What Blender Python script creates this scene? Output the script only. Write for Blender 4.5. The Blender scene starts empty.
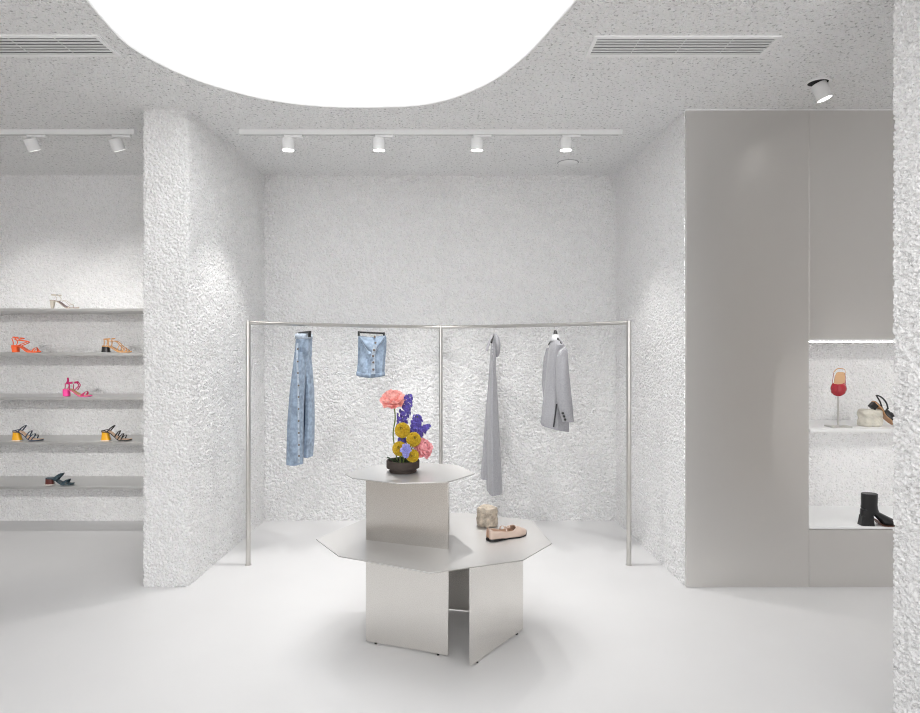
import bpy, math, random
import numpy as np
from mathutils import Vector, Matrix, Euler

random.seed(7)
S = bpy.context.scene
COL = S.collection
PI = math.pi

# ------------------------------------------------------------------ measuring
# the photograph was taken with a level 24 mm shift lens, 1.45 m above the floor
F, CX, CY, EYE = 613.0, 451.0, 347.0, 1.45

def at(px, py, Y):
    """point seen at a pixel, Y metres in front of the lens"""
    return Vector(((px - CX) * Y / F, Y, EYE - (py - CY) * Y / F))

def on(px, py, z=0.0):
    """point seen at a pixel that lies on a level plane of height z"""
    return at(px, py, F * (EYE - z) / (py - CY))

# ------------------------------------------------------------------ materials
MATS = {}
def mat(name, col, rough=0.5, metal=0.0, spec=0.5, emis=None, estr=0.0, noise=0.0, nscale=20.0,
        bump=0.0, bscale=200.0, bdist=0.002, stretch=None, sheen=0.0, coat=0.0):
    if name in MATS: return MATS[name]
    m = bpy.data.materials.new(name); m.use_nodes = True
    nt = m.node_tree; b = nt.nodes['Principled BSDF']
    b.inputs['Base Color'].default_value = (*col, 1)
    b.inputs['Roughness'].default_value = rough
    b.inputs['Metallic'].default_value = metal
    b.inputs['Specular IOR Level'].default_value = spec
    b.inputs['Sheen Weight'].default_value = sheen
    b.inputs['Coat Weight'].default_value = coat
    if emis:
        b.inputs['Emission Color'].default_value = (*emis, 1)
        b.inputs['Emission Strength'].default_value = estr
    if noise or bump:
        tc = nt.nodes.new('ShaderNodeTexCoord'); mp = nt.nodes.new('ShaderNodeMapping')
        nt.links.new(tc.outputs['Object'], mp.inputs['Vector'])
        if stretch: mp.inputs['Scale'].default_value = stretch
    if noise:
        n = nt.nodes.new('ShaderNodeTexNoise'); n.inputs['Scale'].default_value = nscale
        n.inputs['Detail'].default_value = 4
        nt.links.new(mp.outputs['Vector'], n.inputs['Vector'])
        r = nt.nodes.new('ShaderNodeMapRange')
        r.inputs['From Min'].default_value = 0.3; r.inputs['From Max'].default_value = 0.7
        r.inputs['To Min'].default_value = 1 - noise; r.inputs['To Max'].default_value = 1 + noise
        nt.links.new(n.outputs['Fac'], r.inputs['Value'])
        mx = nt.nodes.new('ShaderNodeVectorMath'); mx.operation = 'SCALE'
        mx.inputs[0].default_value = col
        nt.links.new(r.outputs['Result'], mx.inputs['Scale'])
        nt.links.new(mx.outputs['Vector'], b.inputs['Base Color'])
    if bump:
        n2 = nt.nodes.new('ShaderNodeTexNoise'); n2.inputs['Scale'].default_value = bscale
        n2.inputs['Detail'].default_value = 3
        nt.links.new(mp.outputs['Vector'], n2.inputs['Vector'])
        bp = nt.nodes.new('ShaderNodeBump'); bp.inputs['Strength'].default_value = bump
        bp.inputs['Distance'].default_value = bdist
        nt.links.new(n2.outputs['Fac'], bp.inputs['Height'])
        nt.links.new(bp.outputs['Normal'], b.inputs['Normal'])
    MATS[name] = m
    return m

def plaster_mat(name, col, speck, sscale, lo, hi, bump, bscale, bdist):
    m = bpy.data.materials.new(name); m.use_nodes = True
    nt = m.node_tree; b = nt.nodes['Principled BSDF']
    b.inputs['Roughness'].default_value = 0.95; b.inputs['Specular IOR Level'].default_value = 0.1
    tc = nt.nodes.new('ShaderNodeTexCoord')
    n = nt.nodes.new('ShaderNodeTexNoise'); n.inputs['Scale'].default_value = sscale; n.inputs['Detail'].default_value = 2
    nt.links.new(tc.outputs['Object'], n.inputs['Vector'])
    r = nt.nodes.new('ShaderNodeMapRange'); r.inputs['From Min'].default_value = lo; r.inputs['From Max'].default_value = hi
    nt.links.new(n.outputs['Fac'], r.inputs['Value'])
    mx = nt.nodes.new('ShaderNodeMix'); mx.data_type = 'RGBA'
    mx.inputs[6].default_value = (*speck, 1); mx.inputs[7].default_value = (*col, 1)
    nt.links.new(r.outputs['Result'], mx.inputs[0]); nt.links.new(mx.outputs[2], b.inputs['Base Color'])
    n2 = nt.nodes.new('ShaderNodeTexNoise'); n2.inputs['Scale'].default_value = bscale; n2.inputs['Detail'].default_value = 2
    nt.links.new(tc.outputs['Object'], n2.inputs['Vector'])
    r2 = nt.nodes.new('ShaderNodeMapRange'); r2.interpolation_type = 'SMOOTHSTEP'
    r2.inputs['From Min'].default_value = 0.30; r2.inputs['From Max'].default_value = 0.60
    nt.links.new(n2.outputs['Fac'], r2.inputs['Value'])
    bp = nt.nodes.new('ShaderNodeBump'); bp.inputs['Strength'].default_value = bump; bp.inputs['Distance'].default_value = bdist
    nt.links.new(r2.outputs['Result'], bp.inputs['Height']); nt.links.new(bp.outputs['Normal'], b.inputs['Normal'])
    return m
plaster = plaster_mat('rough plaster with painted pit shade', (0.90,0.895,0.895), (0.70,0.695,0.69), 105, 0.27, 0.46, 0.6, 80, 0.008)  # random grey specks in the colour stand in for shaded pits
plain_plaster = mat('white rough plaster', (0.88, 0.875, 0.875), 0.95, spec=0.15, bump=0.5, bscale=90, bdist=0.006)
floor_m = mat('pale microcement', (0.735, 0.73, 0.73), 0.42, spec=0.35, noise=0.02, nscale=1.6)
grille_m = mat('grey grille', (0.75,0.75,0.75), 0.5)
white_paint = mat('white paint', (0.90,0.90,0.90), 0.5)
lamp_white = mat('lamp white', (0.82, 0.82, 0.82), 0.45)
black_gap = mat('black gap', (0.015, 0.015, 0.015), 0.7)

ceil_m = plaster_mat('stippled ceiling plaster', (0.93,0.93,0.93), (0.52,0.52,0.52), 62, 0.28, 0.42, 0.9, 70, 0.009)  # darker specks painted in for the shade of the stipple pits

def steel(name, col, rough, stretch, aniso=0.0, drawn=None, grain=0.0015):
    """brushed stainless steel: fine drawn grain in the roughness and height"""
    m = bpy.data.materials.new(name); m.use_nodes = True
    nt = m.node_tree; b = nt.nodes['Principled BSDF']
    b.inputs['Metallic'].default_value = 1.0
    b.inputs['Base Color'].default_value = (*col, 1)
    b.inputs['Roughness'].default_value = rough
    b.inputs['Anisotropic'].default_value = aniso
    if drawn:                      # direction across the brushing, in which highlights spread
        cx = nt.nodes.new('ShaderNodeCombineXYZ')
        for k in range(3): cx.inputs[k].default_value = drawn[k]
        nt.links.new(cx.outputs[0], b.inputs['Tangent'])
    tc = nt.nodes.new('ShaderNodeTexCoord'); mp = nt.nodes.new('ShaderNodeMapping')
    mp.inputs['Scale'].default_value = stretch
    nt.links.new(tc.outputs['Object'], mp.inputs['Vector'])
    n = nt.nodes.new('ShaderNodeTexNoise'); n.inputs['Scale'].default_value = 6; n.inputs['Detail'].default_value = 5
    nt.links.new(mp.outputs['Vector'], n.inputs['Vector'])
    r = nt.nodes.new('ShaderNodeMapRange')
    r.inputs['From Min'].default_value = 0.3; r.inputs['From Max'].default_value = 0.7
    r.inputs['To Min'].default_value = rough - grain; r.inputs['To Max'].default_value = rough + grain
    nt.links.new(n.outputs['Fac'], r.inputs['Value']); nt.links.new(r.outputs['Result'], b.inputs['Roughness'])
    return m
panel_steel = steel('brushed steel cladding', (0.745, 0.73, 0.71), 0.38, (30, 30, 0.6), 0.6, (0, 0, 1))
table_steel = steel('brushed steel table', (0.62, 0.61, 0.60), 0.315, (30, 30, 30), 0.84, (0, 1, 0))
shelf_steel = steel('brushed steel shelf', (0.66, 0.655, 0.645), 0.33, (1, 30, 30))
tube_steel = steel('satin steel tube', (0.60, 0.585, 0.56), 0.30, (20, 20, 1))

# ------------------------------------------------------------------ mesh building
class MB:
    def __init__(s): s.v = []; s.f = []
    def add(s, vs, fs):
        o = len(s.v); s.v += [tuple(p) for p in vs]; s.f += [tuple(i + o for i in f) for f in fs]
        return s
    def box(s, a, b, rot=None, c=None):
        x0, y0, z0 = a; x1, y1, z1 = b
        vs = [Vector(p) for p in ((x0,y0,z0),(x1,y0,z0),(x1,y1,z0),(x0,y1,z0),(x0,y0,z1),(x1,y0,z1),(x1,y1,z1),(x0,y1,z1))]
        if rot is not None: vs = [rot @ p for p in vs]
        if c is not None: vs = [p + Vector(c) for p in vs]
        return s.add(vs, [(0,3,2,1),(4,5,6,7),(0,1,5,4),(1,2,6,5),(2,3,7,6),(3,0,4,7)])
    def loft(s, rings, cap0=True, cap1=True, closed=True):
        n = len(rings[0]); vs = [p for r in rings for p in r]; fs = []
        m = n if closed else n - 1
        for i in range(len(rings) - 1):
            for j in range(m):
                a = i*n + j; b = i*n + (j+1) % n
                fs.append((a, b, b + n, a + n))
        if cap0: fs.append(tuple(reversed(range(n))))
        if cap1: fs.append(tuple((len(rings)-1)*n + j for j in range(n)))
        return s.add(vs, fs)
    def prism(s, poly, z0, z1):
        return s.loft([[(x, y, z0) for x, y in poly], [(x, y, z1) for x, y in poly]])
    def tube(s, pts, r, n=10, caps=True):
        pts = [Vector(p) for p in pts]; rr = r if isinstance(r, (list, tuple)) else [r]*len(pts)
        rings = []; prev = None
        for i, p in enumerate(pts):
            t = (pts[min(i+1, len(pts)-1)] - pts[max(i-1, 0)]).normalized()
            if prev is None:
                u = t.cross(Vector((0,0,1)) if abs(t.z) < 0.9 else Vector((1,0,0))).normalized()
            else:
                u = (prev - t * prev.dot(t)).normalized()
            prev = u; w = t.cross(u)
            rings.append([p + (u*math.cos(2*PI*k/n) + w*math.sin(2*PI*k/n)) * rr[i] for k in range(n)])
        return s.loft(rings, caps, caps)
    def ribbon(s, pts, wdir, width, th):
        """flat strap along pts; wdir = direction of its width (vector or list)"""
        pts = [Vector(p) for p in pts]; rings = []
        for i, p in enumerate(pts):
            t = (pts[min(i+1, len(pts)-1)] - pts[max(i-1, 0)]).normalized()
            w = Vector(wdir[i] if isinstance(wdir, list) else wdir)
            w = (w - t*w.dot(t)).normalized(); nrm = t.cross(w).normalized()
            a = w*width/2; b = nrm*th/2
            rings.append([p-a-b, p-a*1.06, p-a+b, p+a+b, p+a*1.06, p+a-b])
        return s.loft(rings)
    def lathe(s, prof, c=(0,0,0), n=32, M=None):
        rings = []
        for r, z in prof:
            rg = [Vector((r*math.cos(2*PI*k/n), r*math.sin(2*PI*k/n), z)) for k in range(n)]
            if M is not None: rg = [M @ p for p in rg]
            rings.append([p + Vector(c) for p in rg])
        return s.loft(rings)
    def ball(s, c, r, n=12, m=8, sc=(1,1,1)):
        rings = []
        for i in range(m+1):
            a = -PI/2 + PI*i/m; q = max(math.cos(a), 0.01)
            rings.append([(c[0]+r*sc[0]*q*math.cos(2*PI*k/n), c[1]+r*sc[1]*q*math.sin(2*PI*k/n), c[2]+r*sc[2]*math.sin(a)) for k in range(n)])
        return s.loft(rings)
    def build(s, name, m, parent=None, origin=None, smooth=True, bevel=0.0, solid=0.0, subsurf=0):
        me = bpy.data.meshes.new(name)
        vs = s.v
        if origin is not None: vs = [(x-origin[0], y-origin[1], z-origin[2]) for x, y, z in vs]
        me.from_pydata(vs, [], s.f); me.update()
        o = bpy.data.objects.new(name, me); COL.objects.link(o)
        me.materials.append(m)
        if parent is not None: o.parent = parent
        elif origin is not None: o.location = origin
        if solid:
            md = o.modifiers.new('solid', 'SOLIDIFY'); md.thickness = solid; md.offset = 0
        if bevel:
            md = o.modifiers.new('bevel', 'BEVEL'); md.width = bevel; md.segments = 2; md.limit_method = 'ANGLE'
        if subsurf:
            md = o.modifiers.new('sub', 'SUBSURF'); md.levels = subsurf; md.render_levels = subsurf
        if smooth:
            me.polygons.foreach_set('use_smooth', [True]*len(me.polygons))
            try: me.set_sharp_from_angle(angle=math.radians(38))
            except Exception: pass
        return o

def tag(o, label, cat, group=None):
    o['label'] = label; o['category'] = cat
    if group: o['group'] = group
    return o
def thing(name, label, cat, loc=(0,0,0), rot=(0,0,0), group=None):
    o = bpy.data.objects.new(name, None); COL.objects.link(o)
    o.empty_display_size = 0.05
    o.location = loc; o.rotation_euler = rot
    return tag(o, label, cat, group)
def struct(o):
    o['kind'] = 'structure'; return o

# ------------------------------------------------------------------ rough plaster walls
def lattice(x, y, seed):
    rng = np.random.default_rng(seed)
    T = rng.random((256, 256))
    xi = np.floor(x).astype(int); yi = np.floor(y).astype(int)
    fx = x - xi; fy = y - yi
    fx = fx*fx*(3-2*fx); fy = fy*fy*(3-2*fy)
    g = lambda a, b: T[a % 256, b % 256]
    return (g(xi,yi)*(1-fx)+g(xi+1,yi)*fx)*(1-fy) + (g(xi,yi+1)*(1-fx)+g(xi+1,yi+1)*fx)*fy

def trowel(s, z, seed, lam):
    """knocked-down plaster: plateaus with pits between them"""
    a = 0.5*s + 0.87*z; b = -0.87*s + 0.5*z
    n = 0.55*lattice(a/lam, b/(lam*1.25), seed) + 0.45*lattice(b/(lam*0.52)+9, a/(lam*0.48)+5, seed+1)
    if lam < 0.010: n = 0.62*n + 0.38*lattice(s/0.0085+3, z/0.0085+7, seed+2)
    return np.clip((n-0.20)/0.42, 0, 1)

def plaster_wall(name, path, z0, z1, step, amp, lam, seed, closed=False, round_r=0.0, m=None):
    """a wall that follows a plan path; its rough skin stands out along the left-hand normal"""
    P = [Vector((p[0], p[1])) for p in path]
    if round_r:
        Q = []
        k = len(P)
        for i, p in enumerate(P):
            if not closed and i in (0, k-1): Q.append(p); continue
            a = (P[i-1]-p).normalized(); b = (P[(i+1) % k]-p).normalized()
            p0 = p + a*round_r; p1 = p + b*round_r
            for t in (0, .25, .5, .75, 1):
                Q.append(p0*(1-t)**2 + p*2*t*(1-t) + p1*t*t)
        P = Q
    if closed: P = P + [P[0]]
    pts = []; s = 0.0; L = []
    for i in range(len(P)-1):
        d = (P[i+1]-P[i]).length; n = max(1, int(round(d/step)))
        for j in range(n):
            pts.append(P[i].lerp(P[i+1], j/n)); L.append(s + d*j/n)
        s += d
    if not closed: pts.append(P[-1]); L.append(s)
    pts = np.array([(p.x, p.y) for p in pts]); L = np.array(L)
    nxt = np.roll(pts, -1, 0); prv = np.roll(pts, 1, 0)
    if not closed: nxt[-1] = pts[-1]; prv[0] = pts[0]
    t = nxt - prv; t /= np.linalg.norm(t, axis=1)[:, None]
    nrm = np.stack([-t[:,1], t[:,0]], 1)
    nz = int(round((z1-z0)/step)); zs = np.linspace(z0, z1, nz+1)
    A, B = np.meshgrid(L, zs, indexing='ij')
    d = amp*(trowel(A, B, seed, lam) - 1)
    V = np.zeros((len(L), nz+1, 3))
    V[:,:,0] = pts[:,0][:,None] + nrm[:,0][:,None]*d
    V[:,:,1] = pts[:,1][:,None] + nrm[:,1][:,None]*d
    V[:,:,2] = B
    n = len(L); idx = np.arange(n*(nz+1)).reshape(n, nz+1)
    i1 = np.roll(idx, -1, 0) if closed else idx[1:]
    i0 = idx if closed else idx[:-1]
    fc = np.stack([i0[:,:-1], i0[:,1:], i1[:,1:], i1[:,:-1]], -1).reshape(-1, 4)
    me = bpy.data.meshes.new(name)
    nv = n*(nz+1); nf = len(fc)
    me.vertices.add(nv); me.vertices.foreach_set('co', V.reshape(-1))
    me.loops.add(nf*4); me.loops.foreach_set('vertex_index', fc.reshape(-1).astype(np.int32))
    me.polygons.add(nf); me.polygons.foreach_set('loop_start', np.arange(0, nf*4, 4, dtype=np.int32))
    me.polygons.foreach_set('loop_total', np.full(nf, 4, dtype=np.int32))
    me.polygons.foreach_set('use_smooth', np.ones(nf, dtype=bool))
    me.update(); me.validate()
    o = bpy.data.objects.new(name, me); COL.objects.link(o); me.materials.append(m or plaster)
    return struct(o)

H = 2.885                      # ceiling height
YB, YF = 5.115, 3.70           # back wall, fronts of the pier and of the steel cladding
XPL, XPR, XR = -1.866, -1.585, 1.402   # pier left/right, right side of the recess

struct(MB().box((-5.2, -2.2, -0.12), (4.6, 1.35, 0)).build('floor_reflection_tint', mat('taupe reflection tint', (0.42,0.375,0.335), 0.95), smooth=False))  # unseen brown strip, added to tint the reflection in the table riser
struct(MB().box((-5.2, 1.35, -0.12), (4.6, 5.4, 0)).build('floor', floor_m, smooth=False))

# the luminous opening in the ceiling: a pebble outline
sky_px = [(87,0),(103,20),(124,42.6),(148,58),(175.6,71.8),(206,83.5),(236.5,92.5),(264,99),(291,103.5),(320,106.3),(346,107.3),
          (380,107.2),(410,106.2),(432,103.6),(455.6,97.4),(478,88.5),(498,78),(516,64.5),(534.7,47.5),(556,23),(577,0)]
sky = [on(x, y, H) for x, y in sky_px]
sky = [(p.x, p.y) for p in sky] + [(0.60,2.1),(0.60,1.65),(0.50,1.2),(0.22,0.85),(-0.25,0.7),(-0.75,0.82),(-1.12,1.15),(-1.33,1.6),(-1.46,2.1)]
def smooth_loop(pts, it=2):
    for _ in range(it):
        q = []
        for i in range(len(pts)):
            a = pts[i]; b = pts[(i+1) % len(pts)]
            q.append(tuple(a[k]*.75+b[k]*.25 for k in (0,1))); q.append(tuple(a[k]*.25+b[k]*.75 for k in (0,1)))
        pts = q
    return pts
sky = smooth_loop(sky, 1)
sky_fill = [(x*1.25+0.3, y*0.40-1.95) for x, y in sky]        # an unseen second one behind the camera, added for more light
def ceiling():
    import bmesh
    bm = bmesh.new()
    outer = [(-5.2,-2.2),(4.6,-2.2),(4.6,5.4),(-5.2,5.4)]
    for loop in (outer, sky, sky_fill):
        vs = [bm.verts.new((x, y, H)) for x, y in loop]
        for i in range(len(vs)): bm.edges.new((vs[i], vs[(i+1) % len(vs)]))
    bmesh.ops.triangle_fill(bm, use_beauty=True, use_dissolve=False, edges=bm.edges[:])
    bmesh.ops.recalc_face_normals(bm, faces=bm.faces[:])
    if bm.faces[0].normal.z > 0: bmesh.ops.reverse_faces(bm, faces=bm.faces[:])
    me = bpy.data.meshes.new('ceiling'); bm.to_mesh(me); bm.free()
    o = bpy.data.objects.new('ceiling', me); COL.objects.link(o); me.materials.append(ceil_m)
    return struct(o)
ceiling()
diff_m = mat('luminous stretch membrane', (0.9,0.9,0.9), 0.6, emis=(0.965,0.985,1), estr=1.22)
def luminous(loop, label):
    t = thing('ceiling_light', label, 'ceiling light', (sum(p[0] for p in loop)/len(loop), sum(p[1] for p in loop)/len(loop), H))
    o = t.location.copy()
    n = len(loop)
    rings = [[(x, y, z) for x, y in loop] for z in (H-0.004, H+0.06)]
    MB().loft(rings, False, False).build('edge_trim', white_paint, t, o, solid=0.008)
    MB().add([(x, y, H+0.03) for x, y in loop], [tuple(range(n))]).build('diffuser', diff_m, t, o, smooth=False)
luminous(sky, 'large white glowing pebble-shaped light opening set in the ceiling above the table')
luminous(sky_fill, 'added second glowing pebble-shaped ceiling light, unseen behind the viewpoint')

# walls (left-hand normal of the path faces the room)
plaster_wall('wall_back', [(XR+0.02, YB), (XPR-0.02, YB)], 0, H, 0.0045, 0.016, 0.0115, 11)
plaster_wall('wall_alcove', [(XPL+0.02, YB), (-5.2, YB)], 0, H, 0.005, 0.010, 0.0115, 15)
plaster_wall('wall_pier', [(XPR+0.03, YB), (XPR, YF), (XPL, YF), (XPL, YB)], 0, H, 0.004, 0.015, 0.0085, 21, round_r=0.018)
plaster_wall('wall_recess_right', [(XR+0.012, YF+0.02), (XR-0.03, YB)], 0, H, 0.0042, 0.014, 0.009, 31)
plaster_wall('wall_entrance_pier', [(1.652, 2.30), (1.652, 1.85), (2.2, 1.85), (2.2, 2.30)][::-1], 0, H, 0.0035, 0.016, 0.0085, 41, closed=True, round_r=0.012)
struct(MB().box((-5.3, -2.2, 0), (-5.2, 5.4, H)).build('wall_left', plaster, smooth=False))
wf = mat('taupe plaster', (0.74,0.715,0.68), 0.9)
FILL_WIN = ((-2.9, -0.7), (0.5, 2.2))
m = MB(); xs = [-5.3] + [v for w_ in FILL_WIN for v in w_] + [4.7]
for k in range(0, len(xs), 2): m.box((xs[k], -2.3, 0), (xs[k+1], -2.2, H))
for a, b in FILL_WIN: m.box((a, -2.3, 0), (b, -2.2, 0.25)); m.box((a, -2.3, 2.6), (b, -2.2, H))
struct(m.build('wall_front', wf, smooth=False))
fill_pane = mat('glowing fill pane', (0.8,0.8,0.8), 0.3, emis=(0.97,0.985,1), estr=1.95)  # invented glowing panes behind the camera, added as frontal fill light
for k, (a, b) in enumerate(FILL_WIN):
    w_ = struct(MB().box((a, -2.30, 0.25), (b, -2.28, 2.6)).build('window_%d' % (k+1), fill_pane, smooth=False))  # added fill pane, unseen behind the camera
    m = MB(); n = int(round((b-a)/1.2))
    for q in range(n+1):
        x = a+(b-a)*q/n; m.box((max(a,x-0.025), -2.28, 0.25), (min(b,x+0.025), -2.21, 2.6))
    m.box((a, -2.28, 0.25), (b, -2.21, 0.30)); m.box((a, -2.28, 2.55), (b, -2.21, 2.6))
    m.build('window_frame', grille_m, w_, smooth=False)  # frame of the added, unseen fill pane
struct(MB().box((4.6, -2.2, 0), (4.7, 5.4, H)).build('wall_right', plaster, smooth=False))

# ------------------------------------------------------------------ steel cladding with niche
X0, XS, X1 = XR+0.013, 2.154, 3.6
cab = thing('display_cabinet', 'tall brushed steel wall cabinet with a lit white niche at its right', 'cabinet', (2.5, YF, 0))
co = cab.location.copy()
zt, zn, zs0 = 2.873, 1.497, 0.370
MB().box((X0, YF-0.012, 0.006), (XS-0.0015, YF+0.01, zt)).build('tall_panel', panel_steel, cab, co, bevel=0.001)
MB().box((XS+0.0015, YF-0.012, zn), (X1, YF+0.01, zt)).build('upper_panel', panel_steel, cab, co, bevel=0.001)
MB().box((XS+0.0015, YF-0.012, 0.006), (X1, YF+0.01, zs0-0.018)).build('base_panel', panel_steel, cab, co, bevel=0.001)
MB().box((XS+0.002, YF-0.013, zs0-0.014), (X1-0.01, 4.17, zs0)).build('niche_floor', white_paint, cab, co, bevel=0.001)
MB().box((XS+0.012, YF-0.004, 0.935), (X1-0.012, 4.16, 0.955)).build('shelf', white_paint, cab, co, bevel=0.001)
mb = MB(); mb.box((XS, YF+0.012, zs0), (XS+0.012, 4.17, zn)); mb.box((X1-0.012, YF+0.012, zs0), (X1, 4.17, zn))
mb.box((XS, YF-0.008, zn-0.012), (X1, 4.17, zn)); mb.build('niche_lining', white_paint, cab, co, smooth=False)
led = mat('light strip', (1,1,1), 0.5, emis=(1,0.99,0.97), estr=6)
MB().box((XS+0.02, YF+0.10, 0.928), (X1-0.02, YF+0.11, 0.9345)).build('light_strip', led, cab, co, smooth=False)  # added under the shelf, out of view, to brighten the lower niche
MB().box((XS+0.02, YF+0.014, zn-0.0175), (X1-0.02, YF+0.024, zn-0.0125)).build('light_strip', led, cab, co, smooth=False)
nb = plaster_wall('niche_back', [(X1, 4.165), (XS, 4.165)], zs0, zn, 0.005, 0.007, 0.011, 51)
nb.parent = cab; nb.location = -co; del nb['kind']
MB().box((X0, YF-0.010, zt+0.001), (X1, YF+0.01, H-0.001)).build('top_trim', white_paint, cab, co, smooth=False)

# ------------------------------------------------------------------ ceiling fixtures
def vent(x0, x1, y0, y1, label):
    t = thing('air_vent', label, 'vent', ((x0+x1)/2, (y0+y1)/2, H), group='linear ceiling air vents'); o = t.location.copy()
    w = 0.019; m = MB()
    for a, b in (((x0,y0),(x1,y0+w)), ((x0,y1-w),(x1,y1)), ((x0,y0+w),(x0+w,y1-w)), ((x1-w,y0+w),(x1,y1-w))):
        m.box((a[0],a[1],H-0.008), (b[0],b[1],H+0.0))
    m.build('frame', white_paint, t, o, smooth=False)
    m = MB(); k = 6
    R = Matrix.Rotation(math.radians(4), 3, 'X')
    for i in range(k):
        yy = y0+w + (y1-y0-2*w)*(i+0.5)/k
        m.box((x0+w,-0.0075,-0.0012), (x1-w,0.0075,0.0012), rot=R, c=(0,yy,H-0.009))
    for xx in (x0+0.25*(x1-x0)*j for j in (1,2,3)): m.box((xx-.001,y0+w,H-0.008),(xx+.001,y1-w,H-0.003))
    m.build('grille', grille_m, t, o, smooth=False)
    MB().box((x0+w,y0+w,H-0.002),(x1-w,y1-w,H-0.0005)).build('duct', mat('duct grey',(0.30,0.30,0.30),0.8), t, o, smooth=False)
vent(0.660, 1.525, 2.822, 3.015, 'white framed air vent in the ceiling to the right of the light opening')
vent(-2.48, -1.622, 2.815, 3.015, 'white framed air vent in the ceiling left of the light opening, cut by frame')

YT = 4.05
def track(x0, x1, label, YT=YT):
    t = thing('light_track', label, 'light track', ((x0+x1)/2, YT, H)); o = t.location.copy()
    MB().box((x0, YT-0.018, H-0.034), (x1, YT+0.018, H-0.001)).build('rail', lamp_white, t, o, bevel=0.002)
    m = MB(); m.box((x0+0.02, YT-0.005, H-0.0355), (x1-0.02, YT+0.005, H-0.0338)); m.build('slot', mat('slot grey',(0.35,0.35,0.35),0.6), t, o, smooth=False)
    for a in (x0-0.006, x1-0.001): MB().box((a, YT-0.019, H-0.035), (a+0.007, YT+0.019, H-0.001)).build('end_cap', lamp_white, t, o, smooth=False)
track(-1.39, 1.125, 'long white light track on the ceiling of the clothes recess')
track(-4.6, -2.09, 'white light track on the ceiling over the shoe shelves')

lens_m = mat('lit lens', (1,1,1), 0.5, emis=(1,0.985,0.96), estr=5)
dim_lens = mat('lens seen from the side', (0.8,0.8,0.8), 0.4, emis=(1,0.985,0.96), estr=2.5)
def spot_light(loc, direction, energy, size=75, blend=0.6, rad=0.03):
    l = bpy.data.lights.new('spot', 'SPOT'); l.energy = energy; l.spot_size = math.radians(size); l.spot_blend = blend
    l.shadow_soft_size = rad; l.color = (1, 0.985, 0.965)
    o = bpy.data.objects.new('spot', l); COL.objects.link(o); o.location = loc
    o.rotation_euler = Vector(direction).to_track_quat('-Z', 'Y').to_euler()
    return o
def track_spot(x, direction, energy, label, group, size=75, lens=lens_m, YT=YT, rad=0.03):
    t = thing('track_spotlight', label, 'spotlight', (x, YT, H-0.036), group=group); o = t.location.copy()
    MB().box((x-0.025, YT-0.016, H-0.052), (x+0.095, YT+0.016, H-0.0362)).build('adapter', lamp_white, t, o, bevel=0.002)
    d = Vector(direction).normalized(); M = d.to_track_quat('-Z', 'Y').to_matrix()
    c = Vector((x, YT, H-0.088)); r = 0.040
    MB().tube([(x, YT, H-0.052), c], 0.008, 8).build('stem', lamp_white, t, o)
    MB().lathe([(0.002,0.032),(r*0.9,0.031),(r,0.022),(r,-0.046),(r*0.94,-0.047),(r*0.92,-0.040),(0.002,-0.040)], c, 28, M).build('lamp_body', lamp_white, t, o)
    MB().lathe([(0.002,-0.0415),(r*0.9,-0.0415),(r*0.9,-0.0478),(0.002,-0.0478)], c, 28, M).build('lens', lens, t, o, smooth=False)
    spot_light(c + d*0.056, d, energy, size, 0.6, rad)
for i, (px, w) in enumerate(((288,'leftmost'),(379,'second from left'),(477,'third from left'),(566,'rightmost'))):
    x = (px-CX)*YT/F
    track_spot(x, (0, 0.10 if i % 3 else 0.05, -1), 23, 'white lit spotlight on the recess track, %s of the four' % w, 'spotlights on the recess track', 86)
for x, w in ((-2.21,'nearest the pier'), (-2.77,'seen at the left edge')):
    track_spot(x, (0.22 if x > -2.5 else 0.2, 0.55, -1), 11, 'tilted white spotlight over the shoe shelves, %s' % w, 'spotlights over the shoe shelves', 90, dim_lens)
track_spot(-3.5, (0.15, 0.55, -1), 11, 'tilted white spotlight over the shoe shelves, outside the frame', 'spotlights over the shoe shelves', 90, dim_lens)

# an added, unseen track near the shop front; its spots brighten shelves and niche
track(-3.9, 3.5, 'long white light track added on the unseen ceiling near the shop front', -1.5)
for x, aim, e, cone, w in ((-3.3,(-3.3,4.9,0.75),165,27,'far left end, aimed at the shoe shelves'),(-2.62,(-2.62,4.9,0.75),85,15,'left of centre, aimed at the shoe shelves'),
                     (2.95,(2.62,4.1,0.85),120,17,'right end, aimed at the niche'),(0.6,(2.0,2.1,1.3),30,26,'aimed at the entrance pier'),
                     (2.0,(2.6,-0.6,0),60,70,'aimed at the floor right of the entrance'),(-1.6,(-1.6,-0.6,0),20,70,'aimed at the floor left of the entrance')):
    d = Vector(aim)-Vector((x,-1.5,2.8)); track_spot(x, d, e, 'added white spotlight on unseen shop front track, '+w, 'added spotlights on the unseen shop front track', cone, lens_m, -1.5, 0.08)

p = on(568, 162.5, H)
sd = thing('smoke_detector', 'flat white round smoke detector on the ceiling behind rightmost track spotlight', 'smoke detector', (p.x, p.y, H)); o = sd.location.copy()
MB().lathe([(0.001,-0.012),(0.066,-0.012),(0.074,-0.008),(0.077,-0.001)], p*1.0, 36).build('cover', lamp_white, sd, o)
MB().lathe([(0.001,-0.003),(0.081,-0.003),(0.081,-0.0002)], p, 36).build('base_ring', mat('shadow gap',(0.25,0.25,0.25),0.7), sd, o)

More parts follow.
